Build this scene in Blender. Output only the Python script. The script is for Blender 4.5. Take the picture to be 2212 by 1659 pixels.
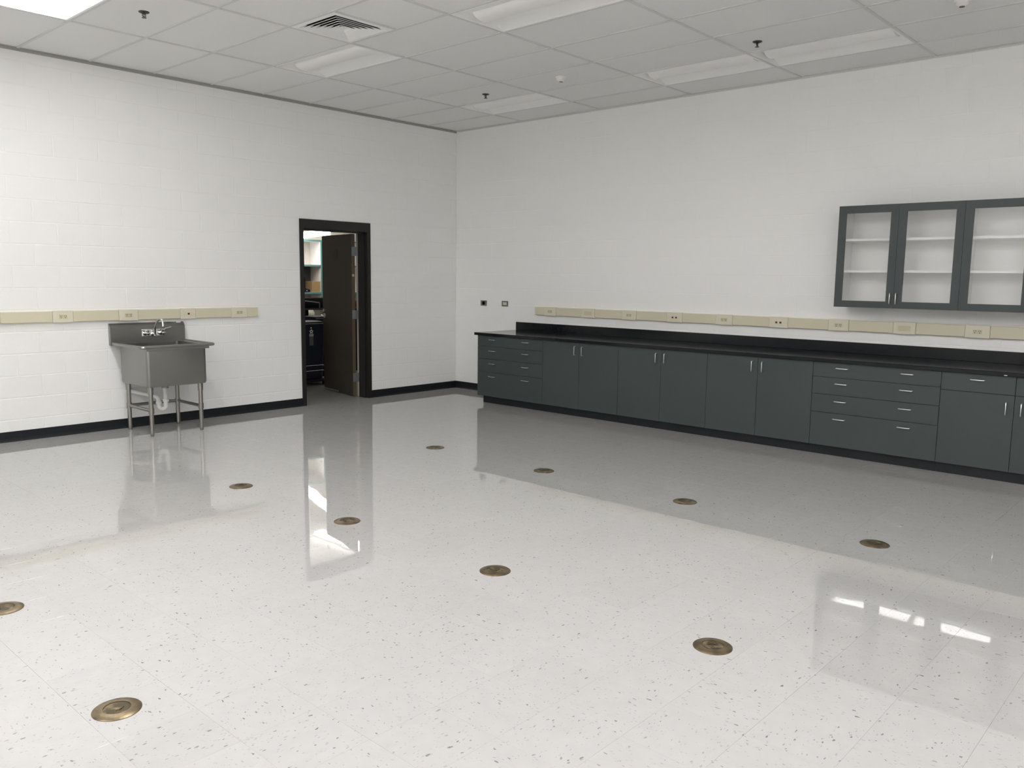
import bpy, bmesh, math, random
from mathutils import Vector, Matrix

random.seed(7)
for o in list(bpy.data.objects):
    bpy.data.objects.remove(o, do_unlink=True)
scene = bpy.context.scene
col = scene.collection
PI = math.pi

# ------------------------------------------------------------------ camera
CAM = (-8.1001, -8.4644, 1.5634)
YAW, PITCH, ROLL, FPX = 0.832166, -0.128189, 0.012372, 1785.26
f = Vector((math.sin(YAW)*math.cos(PITCH), math.cos(YAW)*math.cos(PITCH), math.sin(PITCH)))
r = Vector((math.cos(YAW), -math.sin(YAW), 0)); u = r.cross(f)
r2 = math.cos(ROLL)*r + math.sin(ROLL)*u
u2 = -math.sin(ROLL)*r + math.cos(ROLL)*u
cam_data = bpy.data.cameras.new('camera'); cam = bpy.data.objects.new('camera', cam_data)
col.objects.link(cam)
M = Matrix((r2, u2, -f)).transposed().to_4x4(); M.translation = CAM
cam.matrix_world = M
cam_data.sensor_fit = 'HORIZONTAL'; cam_data.sensor_width = 36
cam_data.lens = FPX*36/2212; cam_data.clip_start = 0.05; cam_data.clip_end = 100
scene.camera = cam

# ------------------------------------------------------------------ world, exposure
w = bpy.data.worlds.new('world'); scene.world = w; w.use_nodes = True
w.node_tree.nodes['Background'].inputs[0].default_value = (.5, .5, .5, 1)
w.node_tree.nodes['Background'].inputs[1].default_value = 0.0   # windowless room
vs = scene.view_settings
vs.view_transform = 'Standard'; vs.look = 'None'; vs.gamma = 1; vs.use_curve_mapping = False
vs.exposure = 1.34
LAMP = 15.0          # radiance of a lit fixture's basket
LAMP_COL = (1.0, .977, .965)
STORE_LAMP = 6.5
scene.cycles.max_bounces = 20; scene.cycles.diffuse_bounces = 14; scene.cycles.glossy_bounces = 6; scene.cycles.transparent_max_bounces = 16

# ------------------------------------------------------------------ dimensions (metres)
H = 3.535                       # ceiling
XW, YW = -11.6, -13.0           # far ends of the room behind the camera
GX0, GY0, GS = .5376, 1.2114, .6096   # ceiling grid
COURSE, BLK = .2015, .4064      # block courses
DX0, DX1, DZ = -2.534, -1.502, 2.2165   # door frame outer edges
WT = .205                       # wall thickness

# ------------------------------------------------------------------ materials
MATS = {}
def new_mat(name):
    m = bpy.data.materials.new(name); m.use_nodes = True
    nt = m.node_tree; b = nt.nodes['Principled BSDF']
    MATS[name] = m
    return m, nt, b
def P(name, c, rough=.5, metal=0, spec=.5, var=0.0, vscale=6, bump=0, bscale=40, coat=0, dist=.01, vcol=None):
    m, nt, b = new_mat(name)
    b.inputs['Base Color'].default_value = (*c, 1)
    b.inputs['Roughness'].default_value = rough
    b.inputs['Metallic'].default_value = metal
    b.inputs['Specular IOR Level'].default_value = spec
    if coat:
        b.inputs['Coat Weight'].default_value = coat; b.inputs['Coat Roughness'].default_value = .08
    tc = nt.nodes.new('ShaderNodeTexCoord')
    if var or vcol:
        n = nt.nodes.new('ShaderNodeTexNoise'); n.inputs['Scale'].default_value = vscale; n.inputs['Detail'].default_value = 4
        nt.links.new(tc.outputs['Object'], n.inputs['Vector'])
        mx = nt.nodes.new('ShaderNodeMix'); mx.data_type = 'RGBA'
        c2 = vcol or tuple(x*(1-var) for x in c)
        mx.inputs['A'].default_value = (*c, 1); mx.inputs['B'].default_value = (*c2, 1)
        nt.links.new(n.outputs['Fac'], mx.inputs['Factor'])
        nt.links.new(mx.outputs['Result'], b.inputs['Base Color'])
    if bump:
        n = nt.nodes.new('ShaderNodeTexNoise'); n.inputs['Scale'].default_value = bscale; n.inputs['Detail'].default_value = 3
        nt.links.new(tc.outputs['Object'], n.inputs['Vector'])
        bp = nt.nodes.new('ShaderNodeBump'); bp.inputs['Strength'].default_value = bump; bp.inputs['Distance'].default_value = dist
        nt.links.new(n.outputs['Fac'], bp.inputs['Height']); nt.links.new(bp.outputs['Normal'], b.inputs['Normal'])
    return m

P('wall_paint', (.87, .87, .86), .5, spec=.3, var=.02, vscale=3, bump=.15, bscale=120, dist=.004)
P('ceiling_panel', (.83, .83, .82), .9, spec=.1, var=.05, vscale=90, bump=.25, bscale=160, dist=.003)
P('grid_metal', (.67, .67, .655), .45, spec=.4, var=.03)
P('wall_angle', (.42, .41, .39), .5, spec=.3, var=.1)
P('white_enamel', (.90, .90, .89), .35, spec=.5, var=.01)
P('white_plastic', (.80, .79, .76), .4, var=.02)
P('rubber_base', (.006, .008, .012), .45, spec=.4, var=.2, vscale=3)
P('cabinet_grey', (.050, .063, .064), .42, spec=.4, var=.08, vscale=2.5)
P('cabinet_inside', (.05, .06, .06), .6)
P('melamine_white', (.88, .88, .87), .45, spec=.4, var=.02)
P('counter_black', (.009, .011, .0135), .14, spec=.3, var=.25, vscale=30)
P('chrome', (.78, .78, .78), .12, 1)
P('satin_nickel', (.72, .72, .70), .28, 1)
P('stainless', (.34, .34, .32), .34, 1, var=.10, vscale=4)
P('stainless_leg', (.36, .35, .32), .28, 1, var=.12, vscale=9)
P('pvc_white', (.78, .78, .75), .35, var=.03)
P('ivory', (.66, .625, .47), .45, spec=.4, var=.05, vscale=5)
P('ivory_plate', (.70, .665, .53), .42, spec=.4, var=.04, vscale=5)
P('outlet_ivory', (.60, .55, .38), .4, var=.06, vscale=20)
P('black_hole', (.01, .01, .01), .7, var=.1)
P('jack_red', (.16, .025, .015), .45, var=.2)
P('plate_steel', (.22, .22, .21), .42, .8, var=.1)
P('frame_brown', (.016, .015, .014), .38, spec=.4, var=.15, vscale=4)
P('rabbet_lit_grey', (.42, .40, .36), .5, var=.1)
P('hinge_steel', (.30, .31, .32), .4, .9, var=.1)
P('door_edge', (.11, .075, .045), .5, var=.3, vscale=8)
P('sign_black', (.008, .008, .008), .35, var=.2)
P('label_white', (.7, .68, .66), .5, var=.05)
P('sprinkler_bronze', (.10, .095, .085), .4, .7, var=.2)
P('sensor_dark', (.12, .12, .12), .5, var=.1)
P('duct_dark_louver_shade', (.02, .02, .024), .8, var=.2)
P('teal_edge', (.13, .30, .30), .45, var=.06)
P('store_wall', (.70, .67, .62), .6, var=.03)
P('shelf_bay_shade', (.10, .11, .11), .6, var=.1)
P('cardboard', (.42, .28, .13), .7, var=.12, vscale=12)
P('black_fabric', (.008, .008, .010), .85, spec=.15, var=.3)
P('navy_plastic', (.006, .008, .022), .6, spec=.25, var=.25)
P('dark_table', (.012, .013, .015), .75, spec=.2, var=.2)
P('grey_metal', (.34, .34, .35), .35, .8, var=.1)
P('tag_grey', (.06, .065, .07), .5, var=.15)
P('oak', (.17, .08, .03), .5, var=.35, vscale=7)
P('paper', (.62, .60, .52), .6, var=.1)

def wood(name, c1, c2):
    m, nt, b = new_mat(name)
    tc = nt.nodes.new('ShaderNodeTexCoord'); mp = nt.nodes.new('ShaderNodeMapping')
    mp.inputs['Scale'].default_value = (14, 14, .8)
    n = nt.nodes.new('ShaderNodeTexNoise'); n.inputs['Scale'].default_value = 2.5; n.inputs['Detail'].default_value = 5
    mx = nt.nodes.new('ShaderNodeMix'); mx.data_type = 'RGBA'
    mx.inputs['A'].default_value = (*c1, 1); mx.inputs['B'].default_value = (*c2, 1)
    nt.links.new(tc.outputs['Object'], mp.inputs['Vector']); nt.links.new(mp.outputs['Vector'], n.inputs['Vector'])
    nt.links.new(n.outputs['Fac'], mx.inputs['Factor']); nt.links.new(mx.outputs['Result'], b.inputs['Base Color'])
    b.inputs['Roughness'].default_value = .38; b.inputs['Specular IOR Level'].default_value = .4
wood('door_walnut', (.020, .015, .011), (.042, .030, .021))

def emit(name, colr, s):
    m, nt, b = new_mat(name)
    b.inputs['Base Color'].default_value = (.8, .8, .8, 1)
    b.inputs['Emission Color'].default_value = (*colr, 1); b.inputs['Emission Strength'].default_value = s
emit('lamp_lit', LAMP_COL, LAMP)
emit('store_lamp_lit', (1, .96, .88), STORE_LAMP)

def glass():
    m, nt, b = new_mat('pane_glass'); nt.nodes.remove(b)
    out = nt.nodes['Material Output']
    t = nt.nodes.new('ShaderNodeBsdfTransparent'); t.inputs[0].default_value = (.997, 1, .998, 1)
    g = nt.nodes.new('ShaderNodeBsdfGlossy'); g.inputs['Roughness'].default_value = 0.0
    fr = nt.nodes.new('ShaderNodeFresnel'); fr.inputs['IOR'].default_value = 1.5
    ms = nt.nodes.new('ShaderNodeMixShader')
    nt.links.new(fr.outputs[0], ms.inputs[0]); nt.links.new(t.outputs[0], ms.inputs[1]); nt.links.new(g.outputs[0], ms.inputs[2])
    nt.links.new(ms.outputs[0], out.inputs['Surface'])
glass()

def brass():
    m, nt, b = new_mat('brass')
    tc = nt.nodes.new('ShaderNodeTexCoord'); oi = nt.nodes.new('ShaderNodeObjectInfo')
    ad = nt.nodes.new('ShaderNodeVectorMath'); ad.operation = 'ADD'
    nt.links.new(tc.outputs['Object'], ad.inputs[0]); nt.links.new(oi.outputs['Location'], ad.inputs[1])
    n = nt.nodes.new('ShaderNodeTexNoise'); n.inputs['Scale'].default_value = 22; n.inputs['Detail'].default_value = 4
    nt.links.new(ad.outputs[0], n.inputs['Vector'])
    rp = nt.nodes.new('ShaderNodeValToRGB')
    rp.color_ramp.elements[0].position = .35; rp.color_ramp.elements[0].color = (.16, .125, .078, 1)
    rp.color_ramp.elements[1].position = .62; rp.color_ramp.elements[1].color = (.29, .225, .14, 1)
    nt.links.new(n.outputs['Fac'], rp.inputs['Fac']); nt.links.new(rp.outputs['Color'], b.inputs['Base Color'])
    b.inputs['Metallic'].default_value = .85; b.inputs['Roughness'].default_value = .36
    m2, nt, b = new_mat('brass_worn')
    tc = nt.nodes.new('ShaderNodeTexCoord'); oi = nt.nodes.new('ShaderNodeObjectInfo')
    ad = nt.nodes.new('ShaderNodeVectorMath'); ad.operation = 'ADD'
    nt.links.new(tc.outputs['Object'], ad.inputs[0]); nt.links.new(oi.outputs['Location'], ad.inputs[1])
    n = nt.nodes.new('ShaderNodeTexNoise'); n.inputs['Scale'].default_value = 26; n.inputs['Detail'].default_value = 3
    nt.links.new(ad.outputs[0], n.inputs['Vector'])
    rp = nt.nodes.new('ShaderNodeValToRGB')
    rp.color_ramp.elements[0].position = .5; rp.color_ramp.elements[0].color = (.085, .066, .036, 1)
    rp.color_ramp.elements[1].position = .68; rp.color_ramp.elements[1].color = (.30, .24, .14, 1)
    nt.links.new(n.outputs['Fac'], rp.inputs['Fac']); nt.links.new(rp.outputs['Color'], b.inputs['Base Color'])
    b.inputs['Metallic'].default_value = .6; b.inputs['Roughness'].default_value = .45
brass()

def floor_mat():
    """white waxed composition tile: faint mottling, directional grey chips, clear wax on top"""
    m, nt, b = new_mat('floor_tile')
    L = nt.links.new
    def node(t, **k):
        n = nt.nodes.new(t)
        for a, v in k.items(): setattr(n, a, v)
        return n
    tc = node('ShaderNodeTexCoord'); oi = node('ShaderNodeObjectInfo')
    ofs = node('ShaderNodeVectorMath', operation='SCALE'); ofs.inputs[0].default_value = (37.1, 91.7, 0)
    L(oi.outputs['Random'], ofs.inputs['Scale'])
    co = node('ShaderNodeVectorMath', operation='ADD'); L(tc.outputs['Object'], co.inputs[0]); L(ofs.outputs[0], co.inputs[1])
    def chips(scale, sx, sy, ang, size, dens, seed):
        mp = node('ShaderNodeMapping'); mp.inputs['Rotation'].default_value = (0, 0, ang)
        mp.inputs['Scale'].default_value = (sx, sy, 1); mp.inputs['Location'].default_value = (seed, seed*1.7, 0)
        L(co.outputs[0], mp.inputs['Vector'])
        wn = node('ShaderNodeTexNoise', noise_dimensions='2D'); wn.inputs['Scale'].default_value = scale*1.6; wn.inputs['Detail'].default_value = 1
        L(mp.outputs[0], wn.inputs['Vector'])
        sc = node('ShaderNodeVectorMath', operation='SCALE'); sc.inputs['Scale'].default_value = .6/scale
        L(wn.outputs['Color'], sc.inputs[0])
        ad = node('ShaderNodeVectorMath', operation='ADD'); L(mp.outputs[0], ad.inputs[0]); L(sc.outputs[0], ad.inputs[1])
        v = node('ShaderNodeTexVoronoi', voronoi_dimensions='2D'); v.inputs['Scale'].default_value = scale
        L(ad.outputs[0], v.inputs['Vector'])
        sep = node('ShaderNodeSeparateColor'); L(v.outputs['Color'], sep.inputs[0])
        # chip radius varies with cell; only some cells hold a chip
        rad = node('ShaderNodeMapRange'); rad.inputs['From Min'].default_value = 1-dens; rad.inputs['From Max'].default_value = 1
        rad.inputs['To Min'].default_value = size*.35; rad.inputs['To Max'].default_value = size; L(sep.outputs[0], rad.inputs['Value'])
        on = node('ShaderNodeMath', operation='GREATER_THAN'); on.inputs[1].default_value = 1-dens; L(sep.outputs[0], on.inputs[0])
        lt = node('ShaderNodeMath', operation='LESS_THAN'); L(v.outputs['Distance'], lt.inputs[0]); L(rad.outputs[0], lt.inputs[1])
        mu = node('ShaderNodeMath', operation='MULTIPLY'); L(on.outputs[0], mu.inputs[0]); L(lt.outputs[0], mu.inputs[1])
        tone = node('ShaderNodeMath', operation='MULTIPLY'); L(mu.outputs[0], tone.inputs[0]); L(sep.outputs[1], tone.inputs[1])
        return tone
    c1 = chips(52, .62, 1.35, .5, .26, .13, 3.1)
    c2 = chips(95, .6, 1.4, .35, .32, .17, 8.3)
    c3 = chips(26, .55, 1.3, .6, .34, .22, 5.7)
    # mottling
    mo = node('ShaderNodeTexNoise'); mo.inputs['Scale'].default_value = 14; mo.inputs['Detail'].default_value = 5
    L(co.outputs[0], mo.inputs['Vector'])
    base = node('ShaderNodeMix', data_type='RGBA'); base.inputs['A'].default_value = (.47, .464, .455, 1); base.inputs['B'].default_value = (.425, .422, .414, 1)
    L(mo.outputs['Fac'], base.inputs['Factor'])
    def over(prev, fac, colr, amt):
        am = node('ShaderNodeMath', operation='MULTIPLY'); am.inputs[1].default_value = amt; L(fac.outputs[0], am.inputs[0])
        mx = node('ShaderNodeMix', data_type='RGBA'); mx.inputs['B'].default_value = (*colr, 1)
        L(am.outputs[0], mx.inputs['Factor']); L(prev.outputs['Result'], mx.inputs['A'])
        return mx
    x = over(base, c3, (.42, .42, .40), .5)
    x = over(x, c2, (.25, .25, .24), .7)
    x = over(x, c1, (.12, .12, .115), .9)
    # slight tone shift per tile
    tv = node('ShaderNodeMapRange'); tv.inputs['To Min'].default_value = .972; tv.inputs['To Max'].default_value = 1.0
    L(oi.outputs['Random'], tv.inputs['Value'])
    hs = node('ShaderNodeHueSaturation'); L(tv.outputs[0], hs.inputs['Value']); L(x.outputs['Result'], hs.inputs['Color'])
    L(hs.outputs[0], b.inputs['Base Color'])
    b.inputs['Roughness'].default_value = .016
    b.inputs['IOR'].default_value = 1.72
    # hand-mopped wax: long shallow waves
    bn = node('ShaderNodeTexNoise'); bn.inputs['Scale'].default_value = 3.2; bn.inputs['Detail'].default_value = 1
    geo = node('ShaderNodeNewGeometry'); L(geo.outputs['Position'], bn.inputs['Vector'])
    bp = node('ShaderNodeBump'); bp.inputs['Strength'].default_value = 1.0; bp.inputs['Distance'].default_value = .00042
    L(bn.outputs['Fac'], bp.inputs['Height']); L(bp.outputs['Normal'], b.inputs['Normal'])
floor_mat()
P('floor_joint', (.25, .245, .23), .6, var=.2)
P('store_floor', (.40, .40, .385), .12, var=.08, vscale=20)

# ------------------------------------------------------------------ mesh helpers
class MB:
    def __init__(s): s.v = []; s.f = []; s.mi = []; s.m = 0; s.smooth = []
    def add(s, vs, fs, smooth=False):
        o = len(s.v); s.v += [tuple(q) for q in vs]
        for q in fs: s.f.append(tuple(i+o for i in q)); s.mi.append(s.m); s.smooth.append(smooth)
        return s
    def box(s, x0, x1, y0, y1, z0, z1, bev=0):
        x0, x1 = sorted((x0, x1)); y0, y1 = sorted((y0, y1)); z0, z1 = sorted((z0, z1))
        if not bev:
            return s.add([(x0,y0,z0),(x1,y0,z0),(x1,y1,z0),(x0,y1,z0),(x0,y0,z1),(x1,y0,z1),(x1,y1,z1),(x0,y1,z1)],
                         [(0,3,2,1),(4,5,6,7),(0,1,5,4),(1,2,6,5),(2,3,7,6),(3,0,4,7)])
        bm = bmesh.new(); bmesh.ops.create_cube(bm, size=1)
        for q in bm.verts: q.co = ((x0+x1)/2+q.co.x*(x1-x0), (y0+y1)/2+q.co.y*(y1-y0), (z0+z1)/2+q.co.z*(z1-z0))
        bmesh.ops.bevel(bm, geom=bm.edges[:], offset=bev, segments=1, affect='EDGES', profile=.5)
        bm.verts.index_update()
        s.add([q.co[:] for q in bm.verts], [[q.index for q in fc.verts] for fc in bm.faces]); bm.free()
        return s
    def tube(s, pts, rad, n=10, cap=True):
        pts = [Vector(q) for q in pts]; rads = rad if isinstance(rad, (list, tuple)) else [rad]*len(pts)
        vs = []; ref = None
        for i, q in enumerate(pts):
            t = (pts[min(i+1, len(pts)-1)] - pts[max(i-1, 0)]).normalized()
            if ref is None:
                ref = Vector((0,0,1)) if abs(t.z) < .9 else Vector((1,0,0))
                a = t.cross(ref).normalized()
            else:
                a = (a - t*a.dot(t)).normalized()
            bb = t.cross(a)
            for k in range(n):
                an = 2*PI*k/n; vs.append(q + (a*math.cos(an)+bb*math.sin(an))*rads[i])
        fs = []
        for i in range(len(pts)-1):
            for k in range(n):
                fs.append((i*n+k, i*n+(k+1) % n, (i+1)*n+(k+1) % n, (i+1)*n+k))
        s.add(vs, fs, True)
        if cap:
            o = len(vs)-n
            s.add(vs[:n], [tuple(reversed(range(n)))]); s.add(vs[o:], [tuple(range(n))])
        return s
    def lathe(s, prof, c=(0,0,0), n=24, axis='z', smooth=True):
        vs = []
        for (rr, h) in prof:
            for k in range(n):
                an = 2*PI*k/n; a, bb = rr*math.cos(an), rr*math.sin(an)
                if axis == 'z': vs.append((c[0]+a, c[1]+bb, c[2]+h))
                elif axis == 'y': vs.append((c[0]+a, c[1]+h, c[2]+bb))
                else: vs.append((c[0]+h, c[1]+a, c[2]+bb))
        fs = []
        for i in range(len(prof)-1):
            for k in range(n): fs.append((i*n+k, i*n+(k+1) % n, (i+1)*n+(k+1) % n, (i+1)*n+k))
        s.add(vs, fs, smooth)
        if prof[0][0] > 1e-6: s.add(vs[:n], [tuple(reversed(range(n)))])
        if prof[-1][0] > 1e-6: s.add(vs[-n:], [tuple(range(n))])
        return s
    def prism(s, prof, a0, a1, axis='x', smooth=False):
        """closed 2D profile extruded along an axis; profile coords are the two remaining axes in order"""
        n = len(prof)
        def mk(a, q):
            return {'x': (a, q[0], q[1]), 'y': (q[0], a, q[1]), 'z': (q[0], q[1], a)}[axis]
        vs = [mk(a0, q) for q in prof] + [mk(a1, q) for q in prof]
        s.add(vs, [(k, (k+1) % n, n+(k+1) % n, n+k) for k in range(n)], smooth)
        s.add(vs, [tuple(reversed(range(n))), tuple(range(n, 2*n))])
        return s
    def loft(s, loops, cap0=True, cap1=True, smooth=False):
        n = len(loops[0]); vs = [q for l in loops for q in l]; fs = []
        for i in range(len(loops)-1):
            for k in range(n): fs.append((i*n+k, i*n+(k+1) % n, (i+1)*n+(k+1) % n, (i+1)*n+k))
        s.add(vs, fs, smooth)
        if cap0: s.add(loops[0], [tuple(reversed(range(n)))])
        if cap1: s.add(loops[-1], [tuple(range(n))])
        return s
    def mesh(s, name, mats, loc=(0,0,0)):
        me = bpy.data.meshes.new(name)
        me.from_pydata([(x-loc[0], y-loc[1], z-loc[2]) for x, y, z in s.v], [], s.f)
        for m in mats: me.materials.append(MATS[m])
        me.polygons.foreach_set('material_index', s.mi)
        me.polygons.foreach_set('use_smooth', s.smooth)
        bm = bmesh.new(); bm.from_mesh(me); bmesh.ops.recalc_face_normals(bm, faces=bm.faces); bm.to_mesh(me); bm.free()
        if any(s.smooth):
            try: me.set_sharp_from_angle(angle=math.radians(40))
            except Exception: pass
        me.update()
        return me
    def build(s, name, mat, parent=None, loc=None):
        """world-space coordinates in; the object's origin is put at loc (or at its parent's place)"""
        mats = mat if isinstance(mat, (list, tuple)) else [mat]
        if parent is not None and loc is None: loc = wl(parent)
        loc = loc or (0,0,0)
        o = bpy.data.objects.new(name, s.mesh(name, mats, loc)); col.objects.link(o)
        pl = wl(parent) if parent is not None else (0,0,0)
        o.location = (loc[0]-pl[0], loc[1]-pl[1], loc[2]-pl[2])
        o['_w'] = tuple(loc)
        if parent is not None: o.parent = parent
        return o
def wl(o): return tuple(o['_w'])
def tag(o, label=None, cat=None, group=None, kind=None):
    if label: o['label'] = label
    if cat: o['category'] = cat
    if group: o['group'] = group
    if kind: o['kind'] = kind
    return o
def empty(name, loc, label, cat, group=None, kind=None):
    o = bpy.data.objects.new(name, None); o.empty_display_size = .1
    col.objects.link(o); o.location = loc; o['_w'] = tuple(loc)
    return tag(o, label, cat, group, kind)
def obj(name, me, parent, loc, rz=0):
    """a part placed at a world location inside its parent, sharing mesh data"""
    o = bpy.data.objects.new(name, me); col.objects.link(o)
    pl = wl(parent); o.location = (loc[0]-pl[0], loc[1]-pl[1], loc[2]-pl[2]); o.rotation_euler.z = rz
    o['_w'] = tuple(loc); o.parent = parent
    return o
def copy_tree(o, parent=None):
    c = o.copy(); col.objects.link(c)
    if parent is not None: c.parent = parent
    for ch in o.children: copy_tree(ch, c)
    return c
def place(o, loc): o.location = loc; o['_w'] = tuple(loc); return o
def rrect(x0, x1, y0, y1, rad, z, n=5):
    pts = []
    for (cx, cy, a0) in ((x1-rad, y1-rad, 0), (x0+rad, y1-rad, PI/2), (x0+rad, y0+rad, PI), (x1-rad, y0+rad, 3*PI/2)):
        for k in range(n+1):
            a = a0 + PI/2*k/n; pts.append((cx+rad*math.cos(a), cy+rad*math.sin(a), z))
    return pts
def project(P3):
    d = Vector(P3)-Vector(CAM); z = d.dot(f)
    if z <= .05: return None
    return 1106+FPX*d.dot(r2)/z, 829.5-FPX*d.dot(u2)/z, z

# ================================================================== SETTING
# ---- floor: concrete bed, then 12 inch tiles
floor = tag(MB().box(XW, 0, YW, 0, -.12, -.004).build('floor', 'floor_joint'),
            'glossy white speckled tile floor with round brass floor boxes', 'floor', kind='structure')
TS = .3048; G = .00025
xs = []; x = -7.08
while x > XW: x -= TS
while x < 0: xs.append(x); x += TS
ys = []; y = -7.87
while y > YW: y -= TS
while y < 0: ys.append(y); y += TS
def tile_mb(mb, x0, x1, y0, y1):
    c = .0002
    lo = [(x0,y0,-.004),(x1,y0,-.004),(x1,y1,-.004),(x0,y1,-.004)]
    md = [(a,b_,-.0002) for a,b_,_ in lo]
    hi = [(x0+c,y0+c,0),(x1-c,y0+c,0),(x1-c,y1-c,0),(x0+c,y1-c,0)]
    mb.loft([lo, md, hi])
cells = []
for i, x0 in enumerate(xs):
    for j, y0 in enumerate(ys):
        a0, a1, b0, b1 = max(x0, XW)+G, min(x0+TS, 0)-G, max(y0, YW)+G, min(y0+TS, 0)-G
        if a1-a0 < .01 or b1-b0 < .01: continue
        pr = project(((a0+a1)/2, (b0+b1)/2, 0)); vis = pr and -140 < pr[0] < 2350 and -50 < pr[1] < 1800
        cells.append((pr[2] if vis else 1e9, i, j, a0, a1, b0, b1))
cells.sort()
proto = MB(); tile_mb(proto, -TS/2+G, TS/2-G, -TS/2+G, TS/2-G); tile_me = proto.mesh('tile', ['floor_tile'])
rest = MB()
n_t = 0
for (d, i, j, a0, a1, b0, b1) in cells:
    full = abs(a1-a0-(TS-2*G)) < 1e-4 and abs(b1-b0-(TS-2*G)) < 1e-4
    if n_t < 298 and d < 1e8 and full:
        obj('tile', tile_me, floor, ((a0+a1)/2, (b0+b1)/2, 0), PI/2*((i+j) % 2) + PI*random.randint(0, 1)); n_t += 1
    else:
        tile_mb(rest, a0, a1, b0, b1)
tag(rest.build('tile_field', 'floor_tile', floor), kind='stuff')

# ---- block walls
_blk = {}
def block_mesh(w_, h_, jw, jd):
    k = (round(w_, 4), round(h_, 4), jw)
    if k not in _blk:
        mb = MB(); a, b_ = w_/2, h_/2; g = jw/2; c = jw*.55
        g = min(g, a*.3, b_*.3); c = min(c, a*.3, b_*.3)
        def rc(q, y_): return [(-a+q, y_, -b_+q), (a-q, y_, -b_+q), (a-q, y_, b_-q), (-a+q, y_, b_-q)]
        mb.loft([rc(g*.25, jd), rc(g*.25+c, 0)], cap0=False)
        _blk[k] = mb.mesh('block', ['wall_paint'])
    return _blk[k]
def block_geo(mb, frame, s0, s1, z0, z1, jw, jd):
    g = jw/8; c = jw*.55; a, b_ = (s1-s0)/2, (z1-z0)/2; c = min(c, a*.3, b_*.3)
    cs, cz = (s0+s1)/2, (z0+z1)/2
    def rc(q, dd): return [frame(cs+p_, dd, cz+t_) for p_, t_ in ((-a+q,-b_+q),(a-q,-b_+q),(a-q,b_-q),(-a+q,b_-q))]
    mb.loft([rc(g, jd), rc(g+c, 0)], cap0=False)
def lay_blocks(wall, s_lo, s_hi, phase, frame, rot, single, hole, jw, jd):
    """courses of blocks along a wall; single(s,z) says which ones are their own object"""
    field = MB(); k = 0
    while k*COURSE < H+.02:
        z0, z1 = k*COURSE, min((k+1)*COURSE, H+.03)
        ph = phase[k % 2]
        n = math.floor(s_lo/BLK)-2
        while (n+ph)*BLK < s_hi:
            a0, a1 = max((n+ph)*BLK, s_lo), min((n+1+ph)*BLK, s_hi); n += 1
            if a1-a0 < .02: continue
            segs = [(a0, a1)]
            if hole and z0 < hole[2]-.02:
                segs = []
                if a0 < hole[0]: segs.append((a0, min(a1, hole[0])))
                if a1 > hole[1]: segs.append((max(a0, hole[1]), a1))
            for (q0, q1) in segs:
                if q1-q0 < .02: continue
                if single((q0+q1)/2, (z0+z1)/2):
                    me = block_mesh(q1-q0, z1-z0, jw, jd)
                    obj('block', me, wall, frame((q0+q1)/2, 0, (z0+z1)/2), rot)
                else:
                    block_geo(field, frame, q0, q1, z0, z1, jw, jd)
        k += 1
    if field.v: tag(field.build('block_field', 'wall_paint', wall), kind='stuff')
JD = .0019
wm = MB()
wm.box(XW-.2, DX0, JD, WT, 0, H+.1); wm.box(DX1, .2, JD, WT, 0, H+.1); wm.box(DX0, DX1, JD, WT, DZ, H+.1)
wall_l = tag(wm.build('wall_left', 'wall_paint'), 'white painted block wall with the dark doorway', 'wall', kind='structure')
lay_blocks(wall_l, XW, 0, (.78, .285), lambda s, d, z: (s, d, z), 0, lambda s, z: s > -6.15 and z > .1, (DX0, DX1, DZ), .011, JD)
JR = .0010
wall_r = tag(MB().box(JR, .2, YW, 0, 0, H+.1).build('wall_right', 'wall_paint'),
             'white painted block wall behind the grey cabinets', 'wall', kind='structure')
lay_blocks(wall_r, 0, -YW, (.2, .7), lambda s, d, z: (d, -s, z), -PI/2,
           lambda s, z: s < 7.35 and (z > 1.0 or s < 1.25) and not (5.6 < s < 7.4 and 1.45 < z < 2.15), None, .006, JR)
tag(MB().box(XW-.2, XW, YW, 0, 0, H+.1).build('wall_rear_left', 'wall_paint'), 'white painted wall opposite the cabinets', 'wall', kind='structure')
tag(MB().box(XW-.2, .2, YW-.2, YW, 0, H+.1).build('wall_rear', 'wall_paint'), 'white painted wall opposite the doorway', 'wall', kind='structure')

# ---- rubber baseboards
def cove(prof_axis, a0, a1):
    mb = MB(); h = .096
    if prof_axis == 'x':
        mb.prism([(-.0, 0), (-.014, 0), (-.008, .012), (-.005, .03), (-.005, h-.003), (-.003, h), (0, h)], a0, a1, 'x')
    else:
        mb.prism([(0, 0), (-.014, 0), (-.008, .012), (-.005, .03), (-.005, h-.003), (-.003, h), (0, h)], a0, a1, 'y')
    return mb
tag(cove('x', XW, DX0-.001).build('baseboard_left', 'rubber_base'), 'black rubber baseboard running under the steel sink', 'baseboard', kind='structure')
tag(cove('x', DX1+.001, -.005).build('baseboard_left.001', 'rubber_base'), 'short black rubber baseboard between doorway and corner', 'baseboard', kind='structure')
tag(cove('y', -1.24, -.005).build('baseboard_right', 'rubber_base'), 'short black rubber baseboard between corner and base cabinets', 'baseboard', kind='structure')

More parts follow.
